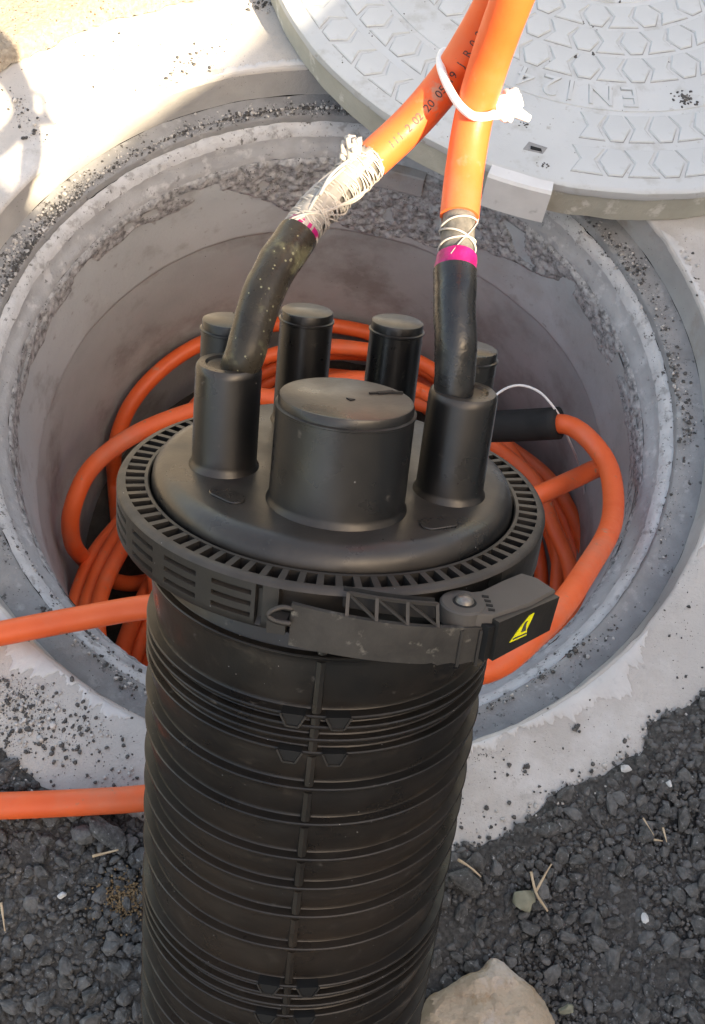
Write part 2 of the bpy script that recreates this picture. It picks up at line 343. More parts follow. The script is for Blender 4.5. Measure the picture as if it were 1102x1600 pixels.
for k, (v, f) in enumerate(SH1):
    m = bpy.data.meshes.new('stone'); m.from_pydata([tuple((p + Vector((0, 0, 0))) * .006) for p in v], [], f); m.materials.append(M['chip2'] if k in (3, 8, 10) else M['chip'])
    proto.append(m)
for x, y, z, sx, sy, sz, yaw, tilt, k in single:
    o = bpy.data.objects.new('stone', proto[k]); o.location = (x, y, z); o.scale = (sx / .006, sy / .006, sz / .006); o.rotation_euler = (tilt, 0, yaw); link(o, asphalt)
scatter_mesh('tarmac_chippings', [t for t in rest if t[8] not in (3, 8)], SH1, M['chip'], asphalt)
scatter_mesh('grey_chippings', [t for t in rest if t[8] in (3, 8)], SH1, M['chip2'], asphalt)

# ------------------------------------------------------------------ added unseen wall that throws the shade
nrm = Vector((.876, -.482, 0)); tang = Vector((.482, .876, 0)); p0 = Vector((-.222, .248, 0))
WD = 2.0; WH = WD * math.tan(SUN_EL) / (.748 * .876 + .663 * .482) - .012
wc = p0 + nrm * (WD + .11)
wall = empty('added_shade_wall', wc, 'added grey wall casting the shade, out of view, with a stepped flat coping standing behind the camera', 'wall')
def wallpart(name, t0, t1, z0, z1, th, mat):
    b = MB(); Mx = Matrix((tang, nrm, Vector((0, 0, 1)))).transposed(); b.box(tang * ((t0 + t1) / 2) + Vector((0, 0, (z0 + z1) / 2)), t1 - t0, th, z1 - z0, Mx); return b.build(name, mat, wall)
STEP = -.616; TALL = .10  # taller step added to keep the closure's ports shaded
wallpart('shade_wall_body', STEP + .001, 5, 0, WH - .06, .18, M['render']); wallpart('coping', STEP + .001, 5.02, WH - .058, WH, .22, M['collar'])
wallpart('shade_wall_body', -5, STEP, 0, WH + TALL - .06, .18, M['render']); wallpart('coping', -5.02, STEP, WH + TALL - .058, WH + TALL, .22, M['collar'])

# ------------------------------------------------------------------ manhole
hole = empty('manhole', (0, 0, 0), 'open round concrete manhole with stepped rim and deep shaft full of cables', 'manhole')
def polar(name, rz, seg, mat, amp=None, smooth=True):
    """lathe with a displacement amp(r, z, a) -> (dr, dz)"""
    v = []; f = []
    for r, z in rz:
        for i in range(seg):
            a = 2 * math.pi * i / seg; dr, dz = amp(r, z, a) if amp else (0, 0)
            v.append(((r + dr) * math.cos(a), (r + dr) * math.sin(a), z + dz))
    for k in range(len(rz) - 1):
        for i in range(seg):
            j = (i + 1) % seg; f.append((k * seg + i, k * seg + j, (k + 1) * seg + j, (k + 1) * seg + i))
    return mesh(name, v, f, mat, hole, smooth)
def nz3(r, z, a, s, o=0): return noise.noise(Vector((r * math.cos(a), r * math.sin(a), z)) * s + Vector((o, o, o)))
def chip_edge(r, z, a, amt=.0022): return amt * max(0, nz3(r, 0, a, 26, 2) + .6 * nz3(r, 0, a, 90, 4)) 
polar('collar', [(.62, -.12), (.62, -.002), (.60, 0)] + [(r, 0) for r in np.linspace(.56, .352, 26)] + [(.3503, -.0012), (.3497, -.0035)], 400, M['collar'],
      lambda r, z, a: ((chip_edge(r, z, a) if r < .3515 else 0), .0009 * nz3(r, z, a, 14) + .0004 * nz3(r, z, a, 60) if r > .351 and z > -.001 else 0))
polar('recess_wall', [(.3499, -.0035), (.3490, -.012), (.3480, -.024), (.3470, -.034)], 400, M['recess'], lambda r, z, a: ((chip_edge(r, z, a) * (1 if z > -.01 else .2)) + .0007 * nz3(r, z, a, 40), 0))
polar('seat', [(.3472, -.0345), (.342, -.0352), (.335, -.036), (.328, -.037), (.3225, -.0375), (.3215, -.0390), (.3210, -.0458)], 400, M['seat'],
      lambda r, z, a: (.0006 * nz3(r, z, a, 50), .0012 * nz3(r, z, a, 35) + .0008 * nz3(r, z, a, 110)))
def lipd(r, z, a): return (-.0012 * max(0, nz3(.3, 0, a, 40)) - .001 * nz3(.3, z, a, 120), .0013 * nz3(r, z, a, 45) + .0012 * nz3(r, z, a, 130))
polar('lip', [(.3212, -.0455), (.319, -.046), (.316, -.0485), (.3135, -.052), (.3115, -.0565)], 720, M['lip'], lipd)
polar('rounded_edge', [(.3115, -.0565), (.3105, -.061), (.3085, -.066), (.306, -.070), (.3040, -.074), (.3030, -.079)], 720, M['edge'], lipd)
def mortar(r, z, a):
    d = math.degrees(a) % 360; back = max(0, 1 - abs(d - 82) / 38)
    lim = -.112 - .085 * min(1, back * 1.5) - .014 * nz3(.3, 0, a, 5, 7) - .012 * nz3(.3, 0, a, 17, 1) - .006 * nz3(.3, 0, a, 50, 2)
    k = max(0, min(1, (z - lim) / .005)) * max(0, min(1, (-.078 - z) / .006))
    th = (.25 + .75 * max(0, min(1, .5 + 1.4 * nz3(.3, 0, a, 4, 11)))) * (.55 + .6 * min(1, back * 2))
    dr = -k * (.0014 + th * (.0022 + .0030 * nz3(r, z, a, 120) + .0028 * nz3(r, z, a, 260, 3) + .0022 * nz3(r, z, a, 55, 5)))
    if k > .3 and nz3(r, z, a, 38, 9) < -.18 - .25 * back: dr = 0
    return (dr + .0008 * nz3(r, z, a, 12), 0)
polar('mortar_band', [(.3032, -.0785)] + [(.3022 - .0004 * i / 60, -.080 - .0019 * i) for i in range(61)], 900, M['mortar'], mortar)
shd = lambda r, z, a: (.0012 * nz3(r, z, a, 7) + .0005 * nz3(r, z, a, 40), (.010 * nz3(.3, 0, a, 3, 8) + .004 * nz3(.3, 0, a, 14, 8)) if -.215 < z < -.19 else 0)
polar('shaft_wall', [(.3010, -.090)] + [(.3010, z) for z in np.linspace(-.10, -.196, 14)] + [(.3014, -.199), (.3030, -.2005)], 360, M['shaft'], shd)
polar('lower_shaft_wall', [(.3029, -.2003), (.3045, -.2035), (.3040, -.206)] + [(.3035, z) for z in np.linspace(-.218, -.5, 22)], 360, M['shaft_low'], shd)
polar('shaft_floor', [(.304, -.498)] + [(r, -.498) for r in np.linspace(.28, .0, 40)], 220, M['floor'], lambda r, z, a: (0, .006 * nz3(r, z, a, 18) + .003 * nz3(r, z, a, 70)))
kb = MB(); 
kb.lathe([(.3005, -.108), (.2935, -.107), (.2925, -.105), (.2925, -.079), (.2935, -.0775), (.303, -.0765)], 10, a0=R(78.5), a1=R(89.5)); kb.build('key_block', M['recess'], hole)

def skim(name, a0, a1, w0, seed):
    n = 420; v = []; f = []
    for i in range(n + 1):
        t = i / n; a = a0 + (a1 - a0) * t; c, s_ = math.cos(a), math.sin(a); p = Vector((c, s_, 0))
        wd = w0 * min(1, t * 14, (1 - t) * 14) * (.75 + 1.1 * noise.noise(p * 6 + Vector((seed, 0, 0))) + .6 * noise.noise(p * 24 + Vector((seed, 3, 0))) + .4 * noise.noise(p * 80) + .25 * noise.noise(p * 200))
        wd = max(.0006, wd); r0 = .3530 + .0006 * noise.noise(p * 60)
        for r, z in ((r0, .0002), (r0 + .0004, .0009), (r0 + wd * .5, .0008), (r0 + wd * .93, .0005), (r0 + wd, .0001)): v.append((r * c, r * s_, z + .0002 * noise.noise(Vector((r * c, r * s_, 0)) * 80)))
    for i in range(n):
        for k in range(4): f.append((i * 5 + k, i * 5 + k + 1, (i + 1) * 5 + k + 1, (i + 1) * 5 + k))
    mesh(name, v, f, M['skim'], hole, True)
skim('cement_skim', R(196), R(252), .017, 1); skim('cement_skim', R(280), R(325), .015, 5.3); skim('cement_skim', R(338), R(395), .011, 9); skim('cement_skim', R(92), R(128), .009, 14)

# crumbs of tarmac and mortar lying on the rim
dark_c, pale_c = [], []
def surf_z(x, y):
    r = math.hypot(x, y)
    if r > .3500: return .0
    if r > .3475: return -.02
    if r > .3215: return -.0362
    if r > .3105: return -.046 - (.3215 - r) * 1.0
    return None
def crumbs(px, py, sx, sy, n, lo=.0008, hi=.0026, pale=.25, rot=0, z=0):
    for _ in range(int(n * 3.5)):
        u, v = random.gauss(0, 1) * sx, random.gauss(0, 1) * sy; c, s = math.cos(R(rot)), math.sin(R(rot))
        q = at(px + u * c - v * s, py + u * s + v * c, z); zz = surf_z(q.x, q.y)
        if zz is None: continue
        if zz != 0 or z: q = at(px + u * c - v * s, py + u * s + v * c, zz); zz = surf_z(q.x, q.y) or zz
        s_ = lo * .6 + (hi - lo * .6) * random.random()**2.2; s_ *= 1.7 if random.random() < .05 else 1
        if _ >= n * 1.5: s_ = random.uniform(.00025, .0006)
        it = (q.x, q.y, zz + s_ * .45, s_, s_ * random.uniform(.7, 1), s_ * random.uniform(.6, .9), random.uniform(0, 6.28), random.uniform(-.6, .6), random.randrange(8))
        (pale_c if random.random() < pale else dark_c).append(it)
for c in [(50, 1105, 45, 22, 170, .0008, .0024, .45, 20), (95, 1150, 45, 25, 90), (30, 1090, 30, 15, 90, .0008, .002, .5), (150, 1180, 50, 30, 36), (190, 1230, 25, 20, 16, .001, .003, .1), (110, 1120, 40, 20, 40), (15, 1140, 18, 20, 60),
          (40, 390, 28, 22, 260, .001, .0026, .45, -45, -.036), (95, 330, 40, 14, 220, .001, .0024, .45, -42, -.036), (20, 450, 16, 16, 80, .001, .0025, .4, -45, -.036), (150, 270, 50, 9, 120, .0008, .002, .4, -33, -.036), (30, 175, 20, 8, 22, .001, .0024, .2, 60), (60, 205, 14, 8, 14, .001, .0024, .2, 40),
          (300, 222, 90, 12, 260, .0008, .0022, .5, -16, -.036), (440, 185, 70, 16, 380, .0008, .0024, .45, -4, -.036), (520, 190, 30, 14, 150, .0008, .002, .5, 10, -.036), (310, 90, 18, 12, 20, .001, .0025, .1, -30), (270, 120, 22, 6, 18, .001, .0025, .1, -35), (410, 8, 10, 6, 26, .001, .003, .1),
          (60, 890, 16, 10, 60, .001, .0024, .3, 45, -.05), (110, 970, 30, 10, 110, .001, .0026, .3, 42, -.05), (150, 1010, 26, 8, 90, .001, .0024, .35, 40, -.05), (205, 1060, 22, 10, 70, .001, .0024, .35, 30, -.05), (20, 850, 12, 14, 30, .001, .0022, .3, 60, -.05),
          (850, 1055, 12, 7, 26, .001, .0024, .1, -35, -.047), (895, 1015, 14, 5, 22, .001, .0026, .1, -35, -.047), (780, 1090, 26, 7, 40, .0008, .002, .3, -25, -.047), (960, 880, 40, 9, 30, .0008, .0022, .3, -62, -.05), (930, 1010, 50, 6, 30, .0008, .002, .2, -45, -.036),
          (1040, 700, 7, 110, 190, .0008, .0022, .4, 0, -.046), (1015, 520, 9, 60, 120, .0008, .0022, .4, -25, -.046), (960, 400, 8, 40, 120, .0008, .0022, .4, -45, -.046), (1050, 580, 8, 60, 60, .001, .0024, .2, -15, -.036), (985, 400, 10, 40, 90, .0008, .002, .3, -45, -.036), (1075, 660, 6, 60, 50, .001, .0024, .2, 0, -.036),
          (1075, 420, 12, 30, 20), (1070, 960, 20, 60, 16, .0008, .002, .1), (900, 1150, 90, 40, 16, .0008, .0020, .15), (760, 1200, 40, 20, 8), (740, 1185, 30, 4, 20, .0006, .0014, .1, -12), (820, 1205, 5, 5, 6, .0015, .003, 0), (900, 1137, 3, 3, 3, .002, .003, 0), (960, 1190, 60, 10, 40, .001, .003, .4, -38), (740, 1290, 60, 20, 30), (200, 70, 150, 60, 30, .0008, .0018, .1), (100, 100, 60, 50, 14, .001, .002, .1)]:
    crumbs(*c)
for _ in range(520):
    a = R(random.choice((random.uniform(280, 330), random.uniform(280, 330), random.uniform(200, 250)))); r = edge_r(a) + random.gauss(.001, .005); s_ = .0005 + .002 * random.random()**2
    (pale_c if random.random() < .4 else dark_c).append((r * math.cos(a), r * math.sin(a), .0012 + max(0, (r - edge_r(a)) * .5), s_, s_ * .8, s_ * .6, random.uniform(0, 6), 0, random.randrange(8)))
scatter_mesh('dark_crumbs', dark_c, SH0, M['crumb_dark'], hole); scatter_mesh('pale_crumbs', pale_c, SH0, M['crumb_pale'], hole)

# ------------------------------------------------------------------ manhole cover
LC = Vector((.204, .5638, .0012)); LR = .363; LT = .0446
lid = empty('manhole_cover', LC, 'round pale grey manhole cover with hexagon relief, pulled half aside from the opening', 'manhole cover')
def lidpolar(name, prof, mat, seg=300, amp=.0005):
    v = []; f = []
    for r, z in prof:
        for i in range(seg):
            a = 2 * math.pi * i / seg; q = r + amp * noise.noise(Vector((math.cos(a) * 14, math.sin(a) * 14, z * 60))) * (1 if r > .3 else 0)
            v.append((q * math.cos(a), q * math.sin(a), z))
    for k in range(len(prof) - 1):
        for i in range(seg):
            j = (i + 1) % seg; f.append((k * seg + i, k * seg + j, (k + 1) * seg + j, (k + 1) * seg + i))
    return mesh(name, v, f, mat, lid, 'auto')
lidpolar('base_layer', [(.0, 0.0), (.3590, 0), (.3605, .0015), (.3610, .0325), (.33, .0327)], M['lid_side'], amp=.0016)
lidpolar('top_plate', [(.30, .0333), (.3632, .0333), (.3640, .0350), (.3636, .0425), (.3618, .0440), (.3585, .0446), (.2690, .0446), (.2684, .0438), (.2664, .0436), (.2658, .0446), (.1262, .0446), (.1256, .0438), (.1238, .0438), (.1232, .0446), (.0, .0446)], M['lid'], amp=.0012)
def stud_mesh(poly):
    b = MB(); b.prism(poly, 0, .0016, bev=.0010); n0 = len(b.f); P_ = [Vector(p) for p in poly]; b.prism([tuple(p + p.normalized() * .0011) for p in P_], 0, .0006)
    m = bpy.data.meshes.new('stud'); m.from_pydata(b.v, [], b.f); m.materials.append(M['lid']); m.materials.append(M['lid_outline'])
    for i, p in enumerate(m.polygons): p.material_index = int(i >= n0)
    m.update(); return m
def hexa(w, h): return [(-w / 2, 0), (-w * .22, -h / 2), (w * .22, -h / 2), (w / 2, 0), (w * .22, h / 2), (-w * .22, h / 2)]
def hour(w, h, n): return [(-w / 2, -h / 2), (w / 2, -h / 2), (n / 2, 0), (w / 2, h / 2), (-w / 2, h / 2), (-n / 2, 0)]
for r, n, w_, h_ in ((.289, 40, .027, .031), (.3305, 40, .030, .031), (.2145, 27, .028, .030), (.179, 23, .027, .029), (.1445, 18, .027, .028)):
    pitch = 2 * math.pi * r / n; hw = (pitch - w_ * .44 - .009)
    mh = stud_mesh(hexa(w_, h_)); mg = stud_mesh(hour(hw, h_, max(.006, hw - w_ * .56)))
    off = {.289: -84.8, .3305: -85.4, .2145: -91.9, .179: -92.9, .1445: -89.7}[r]
    for i in range(n):
        for half, me in ((0, mh), (.5, mg)):
            a = off + 360 * (i + half) / n; d = (a + 180) % 360 - 180
            if r > .28 and -113 < d < -91.5: continue
            o = bpy.data.objects.new('stud', me); ar = R(a); o.location = (r * math.cos(ar), r * math.sin(ar), .0443); o.rotation_euler = (0, 0, ar + R(90)); link(o, lid)
def letter(ch, size, parent, mat, ext, name='letter', bevel=0):
    cu = bpy.data.curves.new('t', 'FONT'); cu.body = ch; cu.size = size; cu.extrude = ext; cu.align_x = 'CENTER'; cu.align_y = 'CENTER'; cu.offset = bevel
    t = bpy.data.objects.new('t', cu); col.objects.link(t); dg = bpy.context.evaluated_depsgraph_get()
    m = bpy.data.meshes.new_from_object(t.evaluated_get(dg)); bpy.data.objects.remove(t); m.materials.clear(); m.materials.append(mat)
    o = bpy.data.objects.new(name, m); return link(o, parent) if parent is not None else o
for ch, a in (('E', -81.1), ('N', -87.8), ('1', -94.6), ('2', -99.2), ('4', -105.2)):
    o = letter(ch, .036, lid, M['lid'], .0009); ar = R(a); o.location = (.2475 * math.cos(ar), .2475 * math.sin(ar), .0449); o.rotation_euler = (0, 0, ar - R(90))
    dl = letter(ch, .036, o, M['lid_outline'], .0002, 'letter_edge', .0008); dl.location = (0, 0, -.0004)
b = MB(); 
b.lathe([(.352, .0005), (.3755, .0005), (.3770, .002), (.3760, .041), (.3735, .0435), (.352, .0437)], 14, a0=R(-104.0), a1=R(-94.6), )
n14 = 15; nv = len(b.v); b.f += [tuple(k * n14 for k in range(6)), tuple(k * n14 + 14 for k in reversed(range(6)))]
b.build('lug', M['lug'], lid)
b = MB(); ka = R(-98.7); kx, ky = .329 * math.cos(ka), .329 * math.sin(ka)
b.prism([(kx - .011, ky - .004), (kx + .008, ky - .006), (kx + .012, ky + .002), (kx - .006, ky + .006)], .0440, .0450); b.build('key_slot', M['seat'], lid)
b = MB(); b.prism([(kx - .004, ky - .003), (kx + .007, ky - .004), (kx + .006, ky - .0005), (kx - .004, ky + .001)], .0444, .0454); b.build('slot_hole', M['dark'], lid)
lc = []
for a, r, n, s1, s2 in ((-68.7, .2538, 46, .006, .0025), (-97, .345, 8, .004, .002), (-94.5, .2, 6, .008, .003), (-101.8, .305, 10, .003, .002), (-93, .155, 8, .008, .002), (-86, .33, 5, .004, .002), (-80, .12, 4, .004, .002), (-90, .25, 60, .16, .0011), (-125, .27, 40, .09, .0011), (-136, .305, 8, .005, .0016), (-134, .345, 14, .012, .0012)):
    for _ in range(n):
        x, y = r * math.cos(R(a)) + random.gauss(0, s1), r * math.sin(R(a)) + random.gauss(0, s1 * .7)
        if math.hypot(x, y) > .356: continue
        s = random.uniform(.4, 1) * s2; lc.append((x, y, .0448, s, s * .8, s * .5, random.uniform(0, 6), 0, random.randrange(8)))
scatter_mesh('dirt_specks', lc, SH0, M['crumb_dark'], lid)

# ------------------------------------------------------------------ the splice closure
P = Vector((.02362687, -.27943079, .36122249)); AX = Vector((-.03391979, .64497356, .76345173)).normalized()
LX = Vector((.99942456, .02188997, .02591104)); LX = (LX - AX * LX.dot(AX)).normalized(); LY = AX.cross(LX)
H = .402                                   # base to ring top
Mw = Matrix.Translation(P - AX * H) @ Matrix((LX, LY, AX)).transposed().to_4x4()
clo = empty('splice_closure', None, 'black ribbed cylindrical cable splice closure leaning over the open manhole', 'splice closure', rot=Mw)
def zz(s): return H + s
def loc2w(x, y, s): return Mw @ Vector((x, y, zz(s)))
RB = .0855
# body
prof = [(.0, .001), (.070, .001), (.078, .003), (.083, .009), (.0850, .018)]
ribs = sorted([-.0433, -.0748, -.0805, -.0877, -.0951, -.1165, -.1378, -.160, -.179, -.198, -.2206, -.2475, -.2545, -.2620, -.2700, -.291, -.313, -.335, -.357])
RT_ = RB + .0030
for k, s in enumerate(ribs):               # each band leans in towards the ledge below it
    z = zz(s); gap = (ribs[k + 1] - s) if k + 1 < len(ribs) else .012
    up_in = RB - (.0020 if gap > .012 else .0010); dn = RT_ - .0012
    prof += [(dn - .0003, z - .0022), (dn, z - .0014), (RT_ - .0003, z - .0009), (RT_, z - .0003), (RT_, z + .0003), (RT_ - .0005, z + .0008), (up_in + .0004, z + .0011), (up_in, z + .0017)]
    if gap > .012: prof += [(up_in + .0001, z + .0035), (RB + .0002, z + gap * .45), (dn - .0004, z + gap - .005)]
prof += [(RB - .001, zz(-.030)), (RB - .004, zz(-.026)), (RB - .004, zz(-.018))]
body = MB().lathe(prof, 180).build('body', M['black'], clo, 'auto')
sa = R(-86.1)
seam = MB()
edges = [.02] + [zz(s) for s in ribs] + [zz(-.028)]
b = MB()
for z0, z1 in zip(edges, edges[1:]):
    c, s_ = math.cos(sa), math.sin(sa); t = Vector((-s_, c, 0)); o_ = Vector((c, s_, 0))
    if z1 - z0 < .012: h0, h1 = z0, z1
    else: h0, h1 = z0 + .0015, z1 - .0025
    pr = [(-.0024, -.001), (-.0019, .0019), (0, .0027), (.0019, .0019), (.0024, -.001)]
    v = [o_ * (RB + q) + t * p + Vector((0, 0, z)) for z in (h0, h1) for p, q in pr]
    b.add(v, [(i, i + 1, i + 6, i + 5) for i in range(4)] + [(0, 5, 9, 4), (4, 3, 2, 1, 0), (5, 6, 7, 8, 9)])
b.build('seam_rib', M['black'], body, False)
for s in (-.0748, -.0951, -.2475, -.2700):
    for sg in (-1, 1):
        a = sa + sg * .0098 / RB; c, s_ = math.cos(a), math.sin(a); t = Vector((-s_, c, 0)); o_ = Vector((c, s_, 0)); z = zz(s)
        b = MB(); pl = [(-.0055, .0012), (.0055, .0012), (.0026, -.0050), (-.0026, -.0050)]
        v = [o_ * (RB + q) + t * p + Vector((0, 0, z + h)) for q in (-.002, .0040) for p, h in pl]
        b.add(v, [(0, 1, 2, 3), (7, 6, 5, 4), (0, 4, 5, 1), (1, 5, 6, 2), (2, 6, 7, 3), (3, 7, 4, 0)]); b.build('tooth', M['dark'], body)
        b = MB(); q0, q1 = RB - .001, RB + .0047
        for (p1, h1), (p2, h2) in (((-.0028, -.0052), (.0028, -.0052)), ((-.0058, .0012), (-.0028, -.0052)), ((.0028, -.0052), (.0058, .0012))):
            b.bar(o_ * (q1 - .0006) + t * p1 + Vector((0, 0, z + h1)), o_ * (q1 - .0006) + t * p2 + Vector((0, 0, z + h2)), .0009, .0012, o_)
        b.build('tooth_edge', M['ringp'], body)

# clamp ring
NS = 78
b = MB()
b.lathe([(.0872, zz(-.008)), (.0884, zz(-.0005)), (.0890, zz(0)), (.0905, zz(0)), (.0905, zz(-.006))], 312)
b.lathe([(.0905, zz(-.006)), (.0992, zz(-.006))], 312)
b.lathe([(.0992, zz(-.006)), (.0992, zz(0)), (.1012, zz(-.0001)), (.1026, zz(-.0008)), (.1034, zz(-.0022))], 312)
for i in range(NS):
    a0 = 2 * math.pi * (i + .62) / NS; a1 = 2 * math.pi * (i + 1) / NS
    v = [(r * math.cos(a), r * math.sin(a), zz(s)) for s in (-.0058, -.0001) for r, a in ((.0904, a0), (.0993, a0), (.0993, a1), (.0904, a1))]
    b.add(v, [(4, 5, 6, 7), (0, 1, 5, 4), (2, 3, 7, 6)])
sl_ = [(-.0058, -.0078), (-.0112, -.0132), (-.0166, -.0186)]
rowsz = [-.0022]
for u, d in sl_: rowsz += [u + .0002, u - .0001, d + .0001, d - .0002]
rowsz += [-.0215, -.0228]
n = 1440; v = []; f = []
for s in rowsz:
    for i in range(n):
        a = 360 * i / n - 360; r = .1034 if s > -.022 else .1026
        if -97.5 < a < -40 and s < -.003: r = .0975
        elif -103 < a < -101.4 and -.0215 < s < -.004: r -= .003
        else:
            k = ((-109 - a) % 15); k = min(k, 15 - k)
            if k < 5.2 and a < -104 and any(d + .00005 < s < u - .00005 for u, d in sl_): r -= .0026
        v.append((r * math.cos(R(a)), r * math.sin(R(a)), zz(s)))
for k in range(len(rowsz) - 1):
    for i in range(n):
        j = (i + 1) % n; f.append((k * n + i, (k + 1) * n + i, (k + 1) * n + j, k * n + j))
b.add(v, f)
b.lathe([(.1026, zz(-.0228)), (.0975, zz(-.0232)), (.0845, zz(-.0245)), (.0835, zz(-.030))], 180)
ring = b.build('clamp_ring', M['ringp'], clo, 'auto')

# end cap and ports
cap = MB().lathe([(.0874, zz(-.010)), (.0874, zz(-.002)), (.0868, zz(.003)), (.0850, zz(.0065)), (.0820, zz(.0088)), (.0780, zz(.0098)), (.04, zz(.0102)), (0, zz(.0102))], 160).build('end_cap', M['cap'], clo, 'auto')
def port(x, y, r, h, closed, sx=1, sy=1, name='port', yaw=0):
    z0 = zz(.0098)
    pr = [(r + .0016, z0 - .001), (r + .0012, z0 + .0008), (r + .0003, z0 + .0020), (r, z0 + .004)]
    zt = zz(h)
    if closed: pr += [(r * .985, zt - .0056), (r * .985 + .0006, zt - .0052), (r * .985 + .0006, zt - .0044), (r * .962, zt - .0040), (r * .962, zt - .0012), (r * .945, zt - .0002), (r * .92, zt), (0, zt)]
    else: pr += [(r * .99, zt - .0035), (r * .965, zt - .0012), (r * .91, zt), (r * .70, zt + .0002), (r * .64, zt - .0010), (0, zt - .0012)]
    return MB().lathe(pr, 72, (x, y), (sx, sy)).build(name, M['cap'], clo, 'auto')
oval = port(.0038, -.0425, .0305, .0600, True, 1, .86, 'oval_port')
MB().prism([(.0035, -.0435), (.0075, -.0440), (.0055, -.0460)], zz(.0600), zz(.0604)).build('gate_mark', M['dark'], oval)
b = MB(); b.bar((.0165, -.0330, zz(.0602)), (.0235, -.0290, zz(.0602)), .0022, .0008); b.bar((.0225, -.0300, zz(.0602)), (.0275, -.0290, zz(.0602)), .0016, .0008); b.bar((.0130, -.0345, zz(.0602)), (.0175, -.0322, zz(.0602)), .0011, .0007); b.build('nick', M['dark'], oval)
PL = (-.0515, -.016); PR = (.0548, -.0165)
port(*PL, .0152, .060, False); port(*PR, .0158, .060, False)
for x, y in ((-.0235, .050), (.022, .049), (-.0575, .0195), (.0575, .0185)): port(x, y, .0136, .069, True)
for x, y, an in ((-.0445, -.0490, -35), (.0500, -.0520, 30)):       # raised number plates on the cap
    pts = []
    for k in range(24):
        t = 2 * math.pi * k / 24; px_, py_ = .0048 * math.cos(t) + (.0045 if math.cos(t) > 0 else -.0045), .0048 * math.sin(t)
        c, s_ = math.cos(R(an)), math.sin(R(an)); pts.append((x + px_ * c - py_ * s_, y + px_ * s_ + py_ * c))
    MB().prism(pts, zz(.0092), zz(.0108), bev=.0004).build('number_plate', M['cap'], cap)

# latch
def cyl(r, a, s): return Vector((r * math.cos(R(a)), r * math.sin(R(a)), zz(s)))
def lv(t): return .1085 + .0150 * t**1.3, -94 + 40.5 * t, -.0052 - .0052 * t
b = MB(); n = 30; v = []
for i in range(n + 1):
    r, a, s = lv(i / n); h = .0196 - .0025 * i / n
    wv = .0007 * math.sin(i * 2.1) * (i > 20)
    v += [cyl(r, a, s), cyl(r, a, s - h + wv), cyl(r - .0022, a, s - h + wv), cyl(r - .0022, a, s)]
f = []
for i in range(n):
    for k in range(4): f.append((i * 4 + k, i * 4 + (k + 1) % 4, (i + 1) * 4 + (k + 1) % 4, (i + 1) * 4 + k))
f += [(0, 3, 2, 1), (n * 4, n * 4 + 1, n * 4 + 2, n * 4 + 3)]
lever = b.add(v, f).build('latch_lever', M['lever'], clo, 'auto')
b = MB()                                    # open truss along the lever's top edge
def tp(t, up): r, a, s = lv(t); return cyl(r - .0012 - up * .003, a, s + up * .0086)
ts = [.29, .44, .595, .745]
b.bar(tp(ts[0], 1), tp(ts[1], 1), .0013, .0013); b.bar(tp(ts[1], 1), tp(ts[2], 1), .0013, .0013); b.bar(tp(ts[2], 1), tp(ts[3], 1), .0013, .0013)
for t in ts: b.bar(tp(t, -.05), tp(t, 1.05), .0014, .0014, (0, 1, 0))
for t0, t1 in zip(ts, ts[1:]): b.bar(tp(t0, 1), tp(t1, 0), .0011, .0011)
b.build('truss', M['ringp'], lever)
b = MB(); v = [tp(t, u) - cyl(.006, lv(t)[1], 0) + Vector((0, 0, zz(0))) for t in (ts[0] - .02, ts[1], ts[2], ts[3] + .02) for u in (0, .95)]
b.add(v, [(0, 2, 3, 1), (2, 4, 5, 3), (4, 6, 7, 5)]); b.build('truss_shade', M['dark'], lever)  # black sheet painted in for the shade behind the truss
for t in (.86, .955):
    r, a, s = lv(t); MB().bar(cyl(r + .0004, a, s - .001), cyl(r + .0004, a, s - .0185), .0012, .0012, (1, 0, 0)).build('lever_rib', M['ringp'], lever)
bail = MB().tube([cyl(.1075, -93.5, -.0080), cyl(.1085, -96.0, -.0075), cyl(.1105, -98.0, -.0090), cyl(.1110, -98.6, -.0108), cyl(.1110, -97.2, -.0125), cyl(.1105, -93.6, -.0132)], .0012, 10, .001).build('wire_bail', M['ringp'], clo, True)
b = MB(); b.prism([(0, 0)] * 3, 0, 0) if False else None
pa = [cyl(r, a, s) for s in (-.0135, -.0192) for r, a in ((.102, -99.2), (.1105, -98.8), (.1105, -94.8), (.102, -94.8))]
MB().add(pa, [(0, 1, 2, 3), (7, 6, 5, 4), (0, 4, 5, 1), (1, 5, 6, 2), (2, 6, 7, 3), (3, 7, 4, 0)]).build('catch_block', M['ringp'], clo)
pv = (.0618, -.0925); hs = -.0045
def disc(x, y, r, s0, s1, nm, mat, par, bev=.0008): return MB().lathe([(r, zz(s0)), (r, zz(s1 - bev)), (r - bev, zz(s1)), (0, zz(s1))], 40, (x, y), cap0=True).build(nm, mat, par, 'auto')
hd = MB().prism([(.0585, -.0860), (.0690, -.0815), (.0800, -.0690), (.0885, -.0610), (.0950, -.0635), (.1020, -.0722), (.0900, -.0865), (.0735, -.0995), (.0640, -.1012)], zz(-.0200), zz(hs), bev=.0008).build('latch_handle', M['handle'], clo, 'auto')
disc(*pv, .0098, -.012, hs + .0006, 'pivot_boss', M['handle'], hd)
sc_ = disc(pv[0] + .0004, pv[1], .0050, hs, hs + .0009, 'screw_well', M['dark'], hd, .0003)
MB().lathe([(.0040, zz(hs + .0008)), (.0036, zz(hs + .0020)), (.0024, zz(hs + .0029)), (0, zz(hs + .0033))], 28, (pv[0] + .0004, pv[1])).build('screw', M['steel'], hd, True)
